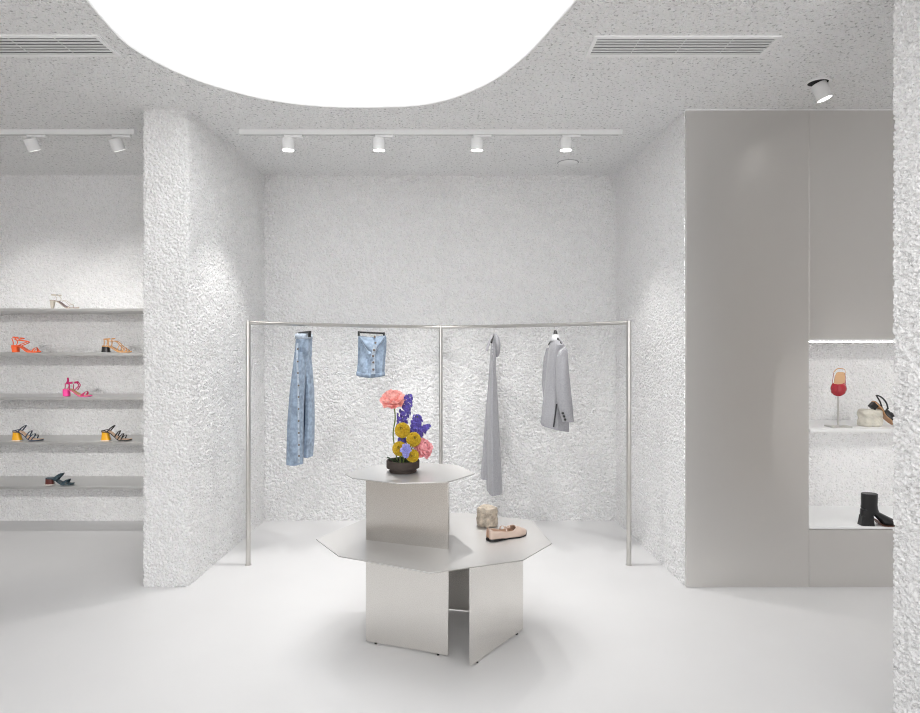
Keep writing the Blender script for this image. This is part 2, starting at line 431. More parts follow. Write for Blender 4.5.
# recessed tilting spot in front of the steel cladding
p = on(818, 82, H)
t = thing('recessed_spotlight', 'white tilted spotlight recessed in the ceiling before the steel cabinet', 'spotlight', (p.x, p.y, H)); o = t.location.copy()
MB().lathe([(0.050,-0.001),(0.052,-0.007),(0.066,-0.006),(0.067,-0.0005)], p, 36).build('trim_ring', white_paint, t, o)
MB().lathe([(0.001,-0.003),(0.051,-0.003),(0.051,-0.0012)], p, 36).build('recess', black_gap, t, o)
d = Vector((0.34, -0.08, -1)).normalized(); M = d.to_track_quat('-Z','Y').to_matrix(); c = p + d*0.052
r = 0.037
MB().lathe([(0.002,0.042),(r*0.95,0.042),(r,0.036),(r,-0.048),(r*.94,-0.049),(r*.92,-0.043),(0.002,-0.043)], c, 28, M).build('lamp_body', lamp_white, t, o)
MB().lathe([(0.002,-0.044),(r*0.91,-0.044),(r*0.91,-0.048),(0.002,-0.048)], c, 28, M).build('lens', lens_m, t, o, smooth=False)
spot_light(c + d*0.06, d, 8, 55)

# ------------------------------------------------------------------ wall shelves
YS = 4.735
SH = [1.748, 1.405, 1.062, 0.717, 0.372]        # tops, from the top down
for z, w in zip(SH, ('topmost','second from the top','third from the top','fourth from the top','lowest')):
    t = thing('wall_shelf', 'long brushed steel wall shelf for shoes, %s of the five' % w, 'shelf', (-3.3, YB, z), group='steel shoe shelves'); o = t.location.copy()
    MB().box((-4.9, YS, z-0.022), (XPL-0.012, YB-0.002, z)).build('board', shelf_steel, t, o, bevel=0.001)

# ------------------------------------------------------------------ clothes rack
rk = thing('clothes_rack', 'bowed brushed steel clothes rail on three thin round posts in the recess', 'clothes rack', (-0.08, 4.5, 0)); o = rk.location.copy()
ZR = 1.612
def rail_y(x):
    u = abs((x+0.083)/1.267); return 4.95 - 0.87*u**1.55
xl, xr = -1.350, 1.184
MB().tube([(xl+(xr-xl)*i/60, rail_y(xl+(xr-xl)*i/60), ZR) for i in range(61)], 0.0135, 14).build('rail', tube_steel, rk, o)
for x in (xl, -0.083, xr):
    po = MB().tube([(x, rail_y(x), 0.004), (x, rail_y(x), ZR+0.0135)], 0.0160, 16).build('post', tube_steel, rk, o)
    MB().lathe([(0.001,0.0),(0.021,0.0),(0.021,0.004),(0.001,0.0041)], (x, rail_y(x), 0), 20).build('foot_plate', tube_steel, po, o)

# ------------------------------------------------------------------ the display table
ZL, ZU = 0.504, 0.830
tb = thing('display_table', 'two-tier brushed steel display table with faceted tops, middle of the floor', 'table', (-0.03, 3.04, 0)); to = tb.location.copy()
def plate(pts, z, th=0.005): return MB().prism([(p[0], p[1]) for p in pts], z-th, z)
low = [on(x, y, ZL) for x, y in ((316,539),(338.6,555.9),(430.5,572.6),(523,560),(552,543),(531.4,520),(468,513),(377,513.6))]
upp = [on(x, y, ZU) for x, y in ((345,473.7),(352.6,478),(396.4,483),(447,482),(475.3,473.3),(457.8,465),(420,462.5),(373.6,465))]
plate(low, ZL).build('lower_top', table_steel, tb, to, bevel=0.001)
plate(upp, ZU).build('upper_top', table_steel, tb, to, bevel=0.001)
side_steel = steel('brushed steel sides', (0.80, 0.78, 0.75), 0.27, (40, 40, 0.7), 0.4, (0, 0, 1))
def upright(a, b, z0, z1, name, th=0.010):
    a = Vector((a[0],a[1],0)); b = Vector((b[0],b[1],0)); d = (b-a).normalized(); n = Vector((-d.y, d.x, 0))*th
    poly = [a, b, b+n, a+n]
    ob = MB().prism([(q.x,q.y) for q in poly], z0, z1).build(name, side_steel, tb, to, bevel=0.001)
    return ob, a, b, n
fl, fr = on(365.8,642.6), on(448,657.4)
rn, rf = on(471,668), on(523.2,630.6)
def foot(ob, q):
    MB().lathe([(0.001,0),(0.006,0),(0.006,0.0085),(0.001,0.0086)], q, 12).build('foot', black_gap, ob, to)
for a, b, nm in ((fl, fr, 'front_panel'), (rn, rf, 'right_panel'), (Vector((0.30,3.31,0)), Vector((-0.16,3.42,0)), 'back_panel'), (Vector((-0.38,3.40,0)), Vector((-0.42,3.05,0)), 'left_panel')):
    ob, A, B, n = upright(a, b, 0.008, ZL-0.005, nm)
    for f in (0.12, 0.88): foot(ob, A.lerp(B, f) + n*0.5)
d = (fr-fl).normalized(); bk = Vector((-d.y, d.x, 0))*0.30
upright(fl, fr, ZL, ZU-0.005, 'riser_panel')
upright(fr+bk-d*0.10, fl+bk+d*0.08, ZL, ZU-0.005, 'riser_back_panel')

# ------------------------------------------------------------------ shoes
def leather(name, col, rough=0.4): return mat(name, col, rough, spec=0.5)
def cr(ps, n=8):
    """smooth curve through points"""
    ps = [Vector(p) for p in ps]; out = []
    P = [ps[0]*2-ps[1]] + ps + [ps[-1]*2-ps[-2]]
    for i in range(1, len(P)-2):
        for k in range(n):
            t = k/n; a, b, c, d = P[i-1], P[i], P[i+1], P[i+2]
            out.append(0.5*((2*b)+(c-a)*t+(2*a-5*b+4*c-d)*t*t+(3*b-a-3*c+d)*t**3))
    out.append(ps[-1]); return out
def lerp_tab(tab, x):
    for (a, va), (b, vb) in zip(tab, tab[1:]):
        if x <= b:
            t = (x-a)/(b-a) if b > a else 0; t = max(0, min(1, t)); t = t*t*(3-2*t)
            return va+(vb-va)*t
    return tab[-1][1]

def foot_z(x, L, hh):
    """height of the foot bed along the shoe, x from heel to toe"""
    return lerp_tab([(0, hh), (0.20*L, hh*0.98), (0.66*L, 0.009), (0.86*L, 0.008), (L, 0.012)], x)
def foot_w(x, L):
    return lerp_tab([(0, 0.012), (0.03*L, 0.020), (0.13*L, 0.027), (0.40*L, 0.024), (0.70*L, 0.037), (0.88*L, 0.029), (0.97*L, 0.013), (L, 0.005)], x)
def sole_mesh(L, hh, th, inset=0.0, lift=0.0, n=30):
    rings = []
    for i in range(n+1):
        x = L*i/n; w = max(0.003, foot_w(x, L)-inset); z = foot_z(x, L, hh)+lift
        rings.append([(x,-w,z),(x,-w*0.5,z-0.001),(x,w*0.5,z-0.001),(x,w,z),(x,w,z-th),(x,-w,z-th)])
    return MB().loft(rings)
def heel_mesh(L, hh, x0, x1, bx0, bx1, wt, wb):
    def rg(a, b, w, z):
        pts = []
        for k in range(16):
            t = 2*PI*k/16; c, s_ = math.cos(t), math.sin(t)
            e = lambda v: math.copysign(abs(v)**0.55, v)
            pts.append(((a+b)/2+(b-a)/2*e(c), w*e(s_), z))
        return pts
    rings = []
    for i in range(7):
        t = i/6; z = (foot_z((x0+x1)/2, L, hh)-0.006)*(1-t)+0.004*t
        u = t**1.2
        rings.append(rg(x0+(bx0-x0)*u, x1+(bx1-x1)*u, wt+(wb-wt)*u, z))
    return MB().loft(rings)
def arch(L, hh, x, h, lean, n=14, spread=1.0):
    """path of a strap from the near edge of the sole over the foot to the far edge"""
    pts = []
    for i in range(n+1):
        t = PI*i/n; xx = x+lean*math.sin(t)
        pts.append((xx, -foot_w(x, L)*spread*math.cos(t), foot_z(x, L, hh)-0.004+h*math.sin(t)**0.8))
    return pts

def sandal(label, loc, L, hh, heel, mats_, straps, rz=0.0, ankle=None, posts=(), tip=None, cat='shoe'):
    body, foot, heel_m, strap_m = mats_
    t = thing('heeled_sandal', label, cat, loc, (0,0,rz), 'heeled sandals on the wall shelves')
    so = sole_mesh(L, hh, 0.007).build('sole', body, t)
    sole_mesh(L, hh, 0.003, 0.002, 0.0025).build('insole', foot, t)
    hl = heel_mesh(L, hh, *heel).build('heel', heel_m, t)
    if tip:
        x0, x1, bx0, bx1, wt, wb = heel
        MB().box((bx0-0.0005,-wb,0.0),(bx1+0.0005,wb,0.006)).build('heel_tip', tip, hl, bevel=0.001)
    for x, h, lean, wd in straps:
        MB().ribbon(arch(L, hh, x, h, lean), (1,0,0.25), wd, 0.0025).build('strap', strap_m, t)
    if ankle:
        x, z, rx, ry, wd, tilt = ankle
        pts = [(x+rx*math.cos(2*PI*k/24), ry*math.sin(2*PI*k/24), z+tilt*math.cos(2*PI*k/24)) for k in range(25)]
        a = MB().ribbon(pts, (0,0,1), wd, 0.0028).build('ankle_strap', strap_m, t)
        MB().box((x+rx*0.45,-ry*1.0-0.002,z-wd*0.7),(x+rx*0.45+0.010,-ry*0.86,z+wd*0.7)).build('buckle', tube_steel, a, bevel=0.0006)
    for pts, wd in posts:
        for s in (-1, 1):
            MB().tube(cr([(q[0], q[1]*s, q[2]) for q in pts], 6), wd, 8).build('strap', strap_m, t)
    return t

tan = leather('tan leather', (0.55,0.30,0.14)); nude = leather('nude insole', (0.72,0.50,0.34), 0.5)
silver = leather('silver leather', (0.62,0.56,0.48), 0.3); brown = leather('dark brown leather', (0.10,0.035,0.02), 0.35)
orange = leather('orange leather', (0.86,0.13,0.03)); mage = leather('magenta strap', (0.70,0.03,0.25))
pink = leather('hot pink leather', (0.86,0.06,0.32)); pinkd = leather('raspberry strap', (0.55,0.01,0.14))
black = leather('black leather', (0.012,0.012,0.013), 0.35); navy = leather('navy leather', (0.025,0.04,0.075), 0.35)
yellow = leather('amber yellow heel', (0.86,0.42,0.01), 0.3); teal = leather('dark teal leather', (0.03,0.055,0.07), 0.3)
wine = leather('dark red heel', (0.10,0.025,0.02), 0.3); beige = leather('beige leather', (0.62,0.48,0.40), 0.45)
red = mat('red patent leather', (0.38,0.008,0.02), 0.12, coat=0.6); tanl = leather('tan lining', (0.68,0.43,0.24), 0.5)
camel = leather('camel leather', (0.62,0.33,0.13))
clear = leather('pale heel tip', (0.75,0.70,0.65), 0.3)

YSH = 4.80
def shx(px): return (px-CX)*YSH/F
sandal('silver sandal with slim block heel and thin ankle strap, alone on the topmost shelf', (shx(50.3), YSH, SH[0]), 0.218, 0.066,
       (0.002,0.036,0.008,0.024,0.017,0.011), (silver, brown, silver, silver), [(0.155,0.032,0.01,0.006)], 0.06,
       ankle=(0.045,0.108,0.036,0.028,0.010,-0.002), posts=[([(0.055,-0.026,0.062),(0.066,-0.030,0.082),(0.052,-0.028,0.104)],0.0020), ([(0.075,-0.024,0.060),(0.110,-0.02,0.066),(0.155,-0.024,0.030)],0.0018)])
sandal('orange block heel sandal with wrapping straps, left end of second shelf from the top', (shx(12.2), YSH, SH[1]), 0.218, 0.058,
       (0.000,0.050,0.006,0.050,0.024,0.022), (orange, orange, orange, orange), [(0.170,0.036,0.012,0.010),(0.188,0.026,0.0,0.008)], 0.05,
       ankle=(0.048,0.116,0.042,0.028,0.009,-0.006), posts=[([(0.020,-0.020,0.060),(0.024,-0.026,0.085),(0.010,-0.02,0.112)],0.0034), ([(0.050,-0.026,0.052),(0.110,-0.024,0.078),(0.118,-0.008,0.088),(0.060,-0.028,0.098),(0.030,-0.026,0.108)],0.0036)])
sandal('tan strappy sandal with black block heel, right end of second shelf by the pier', (shx(102.6), YSH, SH[1]), 0.222, 0.054,
       (0.000,0.052,-0.004,0.056,0.024,0.025), (camel, tan, black, camel), [(0.165,0.034,0.012,0.008),(0.192,0.022,0.0,0.010),(0.125,0.050,0.010,0.006)], 0.05,
       ankle=(0.052,0.108,0.042,0.028,0.009,0.003), posts=[([(0.056,-0.026,0.046),(0.058,-0.029,0.080),(0.056,-0.028,0.106)],0.0044), ([(0.020,-0.020,0.054),(0.026,-0.026,0.085),(0.020,-0.02,0.108)],0.0034), ([(0.060,-0.028,0.092),(0.110,-0.016,0.088),(0.150,-0.022,0.050),(0.190,-0.03,0.018)],0.0034)])
sandal('hot pink block heel sandal with tied ankle straps, alone on the middle shelf', (shx(63.5), YSH, SH[2]), 0.218, 0.060,
       (0.000,0.046,0.002,0.048,0.024,0.023), (pink, tan, pink, pinkd), [(0.165,0.036,0.012,0.008),(0.150,0.034,0.028,0.007)], 0.05,
       ankle=(0.066,0.108,0.044,0.029,0.015,0.004), posts=[([(0.022,-0.020,0.060),(0.028,-0.026,0.085),(0.024,-0.02,0.104)],0.0036), ([(0.060,-0.026,0.054),(0.062,-0.029,0.08),(0.060,-0.028,0.104)],0.0034), ([(0.105,-0.016,0.110),(0.122,-0.010,0.088),(0.095,-0.024,0.050)],0.0036), ([(0.030,-0.010,0.106),(0.034,-0.006,0.128),(0.032,-0.004,0.148)],0.0042)])
for px, m, lab in ((13.2, navy, 'navy strappy mule with amber yellow heel, left end of fourth shelf from the top'),
                   (102.0, black, 'black strappy mule with amber yellow heel, right end of fourth shelf by the pier')):
    sandal(lab, (shx(px), YSH, SH[3]), 0.228, 0.074, (0.004,0.050,-0.002,0.066,0.022,0.026), (m, nude, yellow, m),
           [(0.050,0.052,0.046,0.009),(0.108,0.050,0.030,0.009),(0.132,0.044,0.030,0.008),(0.158,0.038,0.022,0.008)], 0.06, tip=clear,
           posts=[([(0.004,-0.014,0.078),(0.03,-0.027,0.082),(0.05,-0.028,0.072)],0.0034)])
sandal('dark teal low mule with broad crossed straps and brown heel, lowest shelf', (shx(46.3), YSH, SH[4]), 0.212, 0.054,
       (0.000,0.054,-0.002,0.058,0.024,0.024), (teal, teal, wine, teal), [(0.072,0.050,0.050,0.026),(0.140,0.036,0.026,0.022)], 0.06, tip=clear)

def upper(stations, nv=9):
    """shoe upper: stations (x, z0, half width, height, open share); open share 0 = closed over the toes"""
    L_, R_ = [], []
    for x, z0, w, h, op in stations:
        half = 0.5*(1-op); l = []; r = []
        for k in range(nv):
            a = PI*half*k/(nv-1)
            c, s_ = math.cos(a), math.sin(a)
            cc = math.copysign(abs(c)**0.75, c)
            y = -w*cc; z = z0+h*s_**0.9 if s_ > 0 else z0
            l.append((x, y, z)); r.append((x, -y, z))
        L_.append(l); R_.append(list(reversed(r)))
    m = MB(); m.loft(L_, False, False, closed=False); m.loft(R_, False, False, closed=False)
    return m

# ------------------------------------------------------------------ on the table: stone and flat
def stone(name, label, cat, c, rx, ry, h, seed, mtop, flat=0.35, rz=0.0):
    rng = random.Random(seed); n, mz = 40, 16; rings = []
    ph = [(rng.uniform(0,6.28), rng.uniform(0,6.28), rng.randint(2,9), rng.randint(1,6)) for _ in range(16)]
    def rad(a, t):
        return 1 + sum(0.016*math.sin(k*a+p+q*t*3)*math.cos(l*t*2.5+q) for p, q, k, l in ph)
    prof = [(0.80,0.0),(0.95,0.03),(1.0,0.12)] + [(1.0+0.02*math.sin(i),0.12+0.78*i/9) for i in range(1,9)] + [(0.97,0.93),(0.90,0.985),(0.70,1.0),(0.35,1.0),(0.03,1.0)]
    for pr, t in prof:
        rg = []
        for k in range(n):
            a = 2*PI*k/n; q = rad(a, t) if pr > 0.5 else 1
            e = lambda v: math.copysign(abs(v)**0.85, v)
            jit = rng.uniform(-0.012, 0.012) if 0.03 < t < 0.95 else 0
            x = rx*pr*(q+jit)*e(math.cos(a)); y = ry*pr*(q+jit)*e(math.sin(a))
            rg.append((x*math.cos(rz)-y*math.sin(rz), x*math.sin(rz)+y*math.cos(rz), t*h + (0.004*math.sin(3*a+seed) if t > 0.9 else 0)))
        rings.append(rg)
    o = MB().loft(rings).build(name, mtop); o.location = c
    return tag(o, label, cat)
stone_m = mat('pitted travertine', (0.52,0.45,0.37), 0.9, spec=0.2, noise=0.38, nscale=38, bump=0.9, bscale=70, bdist=0.012)
stone_w = mat('cream stone', (0.68,0.65,0.57), 0.9, spec=0.2, noise=0.16, nscale=22, bump=0.9, bscale=45, bdist=0.012)
p = on(487.2, 525.3, ZL)
st = stone('stone_block', 'rough beige stone drum standing on the lower table top behind the flat shoe', 'stone', p, 0.055, 0.052, 0.098, 3, stone_m)
h_, t_ = on(487.5, 541.0, ZL), on(526, 533.6, ZL)
ang = math.atan2(t_.y-h_.y, t_.x-h_.x); L = (t_-h_).length
fl_ = thing('flat_shoe', 'beige leather flat with a thin bow and black sole, on the lower table top', 'shoe', h_, (0,0,ang))
def flat_w(x): return lerp_tab([(0,0.012),(0.05*L,0.026),(0.2*L,0.031),(0.45*L,0.029),(0.72*L,0.040),(0.88*L,0.032),(0.97*L,0.014),(L,0.005)], x)
rings = []
for i in range(31):
    x = L*i/30; w_ = flat_w(x)+0.002; lift = lerp_tab([(0,0),(0.8*L,0),(L,0.006)], x)
    top = lerp_tab([(0,0.012),(0.25*L,0.011),(0.4*L,0.006),(L,0.005)], x)
    rings.append([(x,-w_,lift),(x,w_,lift),(x,w_,lift+top),(x,-w_,lift+top)])
MB().loft(rings).build('sole', black, fl_)
sta = []
for i in range(33):
    x = L*(0.004+0.99*i/32)
    z0 = lerp_tab([(0,0.010),(0.25*L,0.010),(0.4*L,0.005),(0.8*L,0.005),(L,0.010)], x)
    hh = lerp_tab([(0,0.058),(0.10*L,0.056),(0.32*L,0.050),(0.55*L,0.050),(0.66*L,0.050),(0.80*L,0.037),(0.93*L,0.022),(L,0.010)], x)
    op = lerp_tab([(0,0.0),(0.02*L,0.36),(0.1*L,0.52),(0.55*L,0.60),(0.64*L,0.42),(0.69*L,0.0),(L,0.0)], x)
    sta.append((x, z0, flat_w(x), hh, op))
up_ = upper(sta).build('upper', beige, fl_, solid=0.0022)
rings = []
for i in range(25):
    x = L*(0.03+0.72*i/24); w_ = flat_w(x)*0.92
    rings.append([(x,-w_,0.014),(x,w_,0.014),(x,w_,0.017),(x,-w_,0.017)])
MB().loft(rings).build('insole', nude, fl_)
def over(xc, h, w_, n=14): return [(xc, -w_*math.cos(PI*i/n), 0.035+(h-0.035)*math.sin(PI*i/n)) for i in range(n+1)]
MB().ribbon(over(0.40*L, 0.060, 0.029), (1,0,0), 0.007, 0.002).build('strap', beige, fl_)
b_ = MB()
for s in (-1,1): b_.tube(cr([(0.40*L,-0.022,0.058),(0.40*L+0.012*s,-0.028,0.066),(0.40*L+0.016*s,-0.030,0.056),(0.40*L,-0.023,0.057)],6), 0.0024, 8)
b_.build('bow', beige, fl_)

# ------------------------------------------------------------------ flower bowl
p = on(403, 471.6, ZU)
bw = thing('flower_bowl', 'low dark brown pottery bowl on a stepped foot, on the upper table top', 'bowl', p)
clay = mat('dark brown clay', (0.055,0.042,0.036), 0.75, spec=0.3)
MB().lathe([(0.001,0),(0.066,0),(0.068,0.004),(0.067,0.016),(0.073,0.019),(0.081,0.021),(0.082,0.026),(0.082,0.056),(0.080,0.059),(0.076,0.058),(0.074,0.050),(0.072,0.034),(0.001,0.034)], n=48).build('bowl_body', clay, bw)
MB().lathe([(0.001,0.0345),(0.071,0.0345),(0.068,0.040),(0.03,0.043),(0.001,0.044)], n=24).build('soil', mat('moss', (0.02,0.022,0.012), 0.95), bw)
bowl = p.copy()
YFW = bowl.y

def petal(m, base, az, e0, e1, ln, wd, R, cup=0.25, ruf=0.10, rng=random, nu=5, nvv=6):
    vs = []; x = 0.0; z = 0.0; ds = ln/nvv; fx = rng.uniform(0, 6.28)
    for i in range(nvv+1):
        v = i/nvv; e = e0+(e1-e0)*v
        if i: x += math.cos(e)*ds; z += math.sin(e)*ds
        sh = math.sin(PI*(0.12+0.70*v))**0.8 if v < 0.98 else 0.62
        for j in range(nu):
            u = -1+2*j/(nu-1); k = cup*wd*u*u
            r_ = ruf*wd*math.sin(fx+u*4+v*5)*v
            dx = -math.sin(e)*(-(k+r_)); dz = math.cos(e)*(k+r_)
            q = Vector((x+dx*-1, u*wd*0.5*sh, z+dz))
            c, s_ = math.cos(az), math.sin(az)
            q = Vector((q.x*c-q.y*s_, q.x*s_+q.y*c, q.z))
            vs.append(Vector(base)+(R @ q))
    fs = [(i*nu+j, i*nu+j+1, (i+1)*nu+j+1, (i+1)*nu+j) for i in range(nvv) for j in range(nu-1)]
    m.add(vs, fs)
def petal_mat(name, col, col2):
    m = mat(name, col, 0.55, spec=0.25, noise=0.38 if 'violet' in name else 0.14, nscale=110)
    b = m.node_tree.nodes['Principled BSDF']
    b.inputs['Subsurface Weight'].default_value = 0.15; b.inputs['Subsurface Radius'].default_value = (0.01,0.004,0.003); b.inputs['Subsurface Scale'].default_value = 0.5
    return m
coral = petal_mat('coral petal', (0.95,0.46,0.42), None); rose = petal_mat('rose pink petal', (0.94,0.44,0.47), None)
yel = petal_mat('mustard yellow petal', (0.68,0.47,0.04), None); vio = petal_mat('violet floret', (0.14,0.11,0.46), None)
lav = petal_mat('pale lavender petal', (0.42,0.42,0.80), None); stem_m = mat('green stem', (0.16,0.22,0.05), 0.6); leaf_m = mat('dark green leaf', (0.03,0.06,0.02), 0.6)
cen_m = mat('golden stamens', (0.80,0.36,0.04), 0.7); eye_m = mat('olive flower eye', (0.14,0.10,0.015), 0.8)

def stem_to(t, top, foot, via=(), r=0.0032):
    pts = cr([foot, *via, top], 6)
    return MB().tube(pts, r, 8).build('stem', stem_m, t, t.location)
def foot_at(dx, dy): return bowl + Vector((dx, dy, 0.042))
def peony(label, c, tilt, scale, m, foot, via, seed):
    t = thing('peony', label, 'flower', foot)
    o = t.location.copy(); R = Euler(tilt).to_matrix(); rng = random.Random(seed); pm = MB()
    for cnt, e0, e1, ln, wd in ((7,-0.55,0.45,0.064,0.058),(9,0.0,1.0,0.062,0.054),(9,0.35,1.5,0.060,0.048),(8,0.7,1.9,0.052,0.038),(6,1.0,2.2,0.042,0.030)):
        a0 = rng.uniform(0, 6.28)
        for k in range(cnt):
            petal(pm, c, a0+2*PI*k/cnt+rng.uniform(-.2,.2), e0+rng.uniform(-.15,.15), e1+rng.uniform(-.2,.2), ln*scale*rng.uniform(.9,1.1), wd*scale*rng.uniform(.9,1.15), R, rng=rng)
    pm.build('petals', m, t, o, solid=0.0008)
    sm = MB()
    for k in range(26):
        a = k*2.4; r_ = 0.013*scale*math.sqrt(k/26)
        q = Vector((r_*math.cos(a), r_*math.sin(a), 0.030*scale+0.004*math.sin(k)))
        sm.tube([c + R @ (q*0.3), c + R @ q], 0.0016*scale, 5)
    sm.build('stamens', cen_m, t, o)
    MB().ball(tuple(c - R @ Vector((0,0,0.004))), 0.010*scale, 10, 6).build('calyx', stem_m, t, o)
    stem_to(t, c - R @ Vector((0,0,0.008)), foot, via)
    return t
def aF(px, py, dy=0.0): return at(px, py, YFW+dy)
peony('tall coral pink peony on a long bare stem, highest bloom of the bowl', aF(393.6,402.0), (0.55,-0.05,0), 1.08, coral, foot_at(-0.026,-0.005), [aF(393.2,436), aF(395.2,418)], 5)
peony('low rose pink peony leaning out over the right rim of the bowl', aF(421.5,449,0.0), (0.85,0.75,0.3), 0.95, rose, foot_at(0.030,0.0), [aF(413.5,458)], 9)

def pincushion(label, c, r, foot, seed):
    t = thing('yellow_flower', label, 'flower', foot, group='mustard yellow pompom flowers'); o = t.location.copy()
    rng = random.Random(seed); m = MB(); N = 110
    face = Vector((rng.uniform(-.3,.3), -1, rng.uniform(0.1,.5))).normalized()
    q = face.to_track_quat('Z', 'Y').to_matrix()
    for k in range(N):
        zz = 1-2*(k+.5)/N; a = k*2.39996; rr = math.sqrt(1-zz*zz)
        d = q @ Vector((rr*math.cos(a), rr*math.sin(a), zz))
        if zz > 0.93: continue
        tq = d.to_track_quat('Z', 'Y').to_matrix()
        for s in range(3): petal(m, c + d*r*0.62, s*2.1+k, 0.5, 1.15, r*0.50, r*0.34, tq, rng=rng, nu=3, nvv=3)
    m.build('petals', yel, t, o, solid=0.0006)
    MB().ball(tuple(c), r*0.74, 16, 10).build('flower_core', yel, t, o)
    em = MB()
    for k in range(9):
        a = k*2.4; d = q @ Vector((0.30*math.sqrt(k/9)*math.cos(a), 0.30*math.sqrt(k/9)*math.sin(a), 0.95)); em.tube([c+d*r*0.6, c+d*r*0.93], 0.0016, 5)
    em.build('flower_eye', eye_m, t, o)
    stem_to(t, c - Vector((0,0,r*0.6)), foot, [], 0.0028)
pincushion('mustard yellow round bloom, highest of the four in the bowl', aF(402.4,430.2,-0.030), 0.036, foot_at(-0.012,-0.020), 1)
pincushion('mustard yellow round bloom beside the low rose peony', aF(413.6,439.4,-0.045), 0.034, foot_at(0.016,-0.020), 2)
pincushion('mustard yellow round bloom at the left of the pale lavender flower', aF(399.6,448.6,-0.040), 0.034, foot_at(-0.010,-0.036), 3)
pincushion('mustard yellow round bloom lowest over the front rim of the bowl', aF(412.6,455.8,-0.055), 0.030, foot_at(0.020,-0.040), 4)

def delphinium(label, top, mid, foot, n, rad, seed):
    t = thing('delphinium', label, 'flower', foot, group='violet delphinium spikes'); o = t.location.copy()
    rng = random.Random(seed); path = cr([foot, mid, top], 16); m = MB(); k0 = 0.42
    MB().tube(path, 0.0026, 8).build('stem', stem_m, t, o)
    for k in range(n):
        f = k0+(1-k0)*(k+.5)/n; i = min(len(path)-1, int(f*(len(path)-1))); a = k*2.4
        w_ = rad*(1.0-0.45*abs(2*(f-k0)/(1-k0)-0.8))*rng.uniform(.55,1.1)
        d = Vector((math.cos(a), math.sin(a), rng.uniform(-.2,.4))).normalized(); c = path[i]+d*w_
        tq = (d+Vector((0,-.4,.1))).normalized().to_track_quat('Z', 'Y').to_matrix(); s0 = rng.uniform(.8,1.2)
        for j in range(5): petal(m, c, j*1.2566+k, 0.25, 0.5, 0.0115*s0, 0.0115*s0, tq, cup=0.1, rng=rng, nu=3, nvv=3)
    m.build('florets', vio, t, o, solid=0.0005)
delphinium('violet delphinium spike rising just right of the coral peony', aF(409.5,394,0.02), aF(401.5,428,0.02), foot_at(-0.004,0.012), 75, 0.027, 1)
delphinium('violet delphinium spike at the centre, tops out below the coral peony', aF(417.5,416,0.01), aF(413.5,436,0.015), foot_at(0.010,0.010), 75, 0.033, 2)
delphinium('violet delphinium spike bending to the right above the rose peony', aF(428,425.5,0.0), aF(416,438,0.01), foot_at(0.018,0.006), 56, 0.023, 3)
delphinium('short violet delphinium spike between the yellow round blooms', aF(401.5,438,-0.01), aF(404,448,-0.01), foot_at(0.0,0.0), 36, 0.022, 4)

t = thing('lavender_flower', 'pale lavender ruffled flower low between the yellow round blooms', 'flower', foot_at(0.002,-0.046)); o = t.location.copy()
rng = random.Random(4); m = MB(); c = aF(405.8,449.5,-0.085)
R = Vector((0,-1,0.25)).to_track_quat('Z','Y').to_matrix()
for cnt, e0, e1, ln in ((6,0.0,0.5,0.030),(6,0.5,1.1,0.024),(4,0.9,1.6,0.018)):
    for k in range(cnt): petal(m, c, 2*PI*k/cnt+rng.uniform(-.3,.3), e0, e1, ln, ln*0.9, R, ruf=0.2, rng=rng)
for k in range(6): petal(m, c+Vector((0.001,0.004,-0.028)), 2*PI*k/6, 0.1, 0.6, 0.018, 0.016, R, ruf=0.2, rng=rng)
m.build('petals', lav, t, o, solid=0.0006); stem_to(t, c+Vector((0,0.008,0)), t.location, [], 0.0026)
t = thing('foliage_sprig', 'few dark green leaves rising from the left of the brown bowl', 'sprig', foot_at(-0.022,-0.02)); o = t.location.copy()
for k in range(9):
    m = MB(); a = rng.uniform(2.4,5.2)
    petal(m, o+Vector((rng.uniform(-.018,.055),rng.uniform(-.02,.01),-0.002)), a, 1.0, 0.5, rng.uniform(.035,.06), 0.014, Matrix.Identity(3), rng=rng)
    m.build('leaf', leaf_m, t, o, solid=0.0008)

# ------------------------------------------------------------------ garments on the rail
hang_m = mat('matt black hanger', (0.012,0.012,0.012), 0.45); hook_m = tube_steel
def hanger(label, x, width, drop, kind):
    """hook over the rail; the arm runs square to the rail unless the garment is turned to the room"""
    y = rail_y(x)
    t = thing('clothes_hanger', label, 'hanger', (x, y, ZR), group='black clothes hangers'); o = t.location.copy()
    R = 0.0165; hk = [(x + 0.0, y - R*math.sin(a), ZR + R*math.cos(a)) for a in [(-1.9+3.6*i/14) for i in range(15)]]
    return t, o, y
def hook(t, o, x, y, drop, dirv):
    R = 0.0162; d = Vector(dirv).normalized()
    pts = [Vector((x,y,ZR)) + d*(R*math.sin(a)) + Vector((0,0,R*math.cos(a))) for a in [(-2.0+4.6*i/16) for i in range(17)]]
    pts += [Vector((x,y,ZR-0.022)), Vector((x,y,ZR-drop))]
    MB().tube(pts, 0.0018, 8).build('hook', tube_steel, t, o)
def cloth(name, col, nz=0.10, ns=60, sheen=0.2): return mat(name, col, 0.9, spec=0.15, noise=nz, nscale=ns, bump=0.35, bscale=260, bdist=0.002, sheen=sheen)
denim = cloth('washed light denim', (0.265,0.335,0.43), 0.30, 34); denim_shade = cloth('denim gap shade', (0.10,0.15,0.25)); denim_l = cloth('faded denim seam', (0.42,0.48,0.56), 0.25, 60)
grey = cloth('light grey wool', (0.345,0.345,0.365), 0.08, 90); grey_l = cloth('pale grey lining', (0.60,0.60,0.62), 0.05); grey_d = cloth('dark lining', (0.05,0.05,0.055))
button_m = mat('dark horn button', (0.03,0.03,0.03), 0.3); brass = mat('aged copper button', (0.16,0.13,0.11), 0.35, metal=0.8)

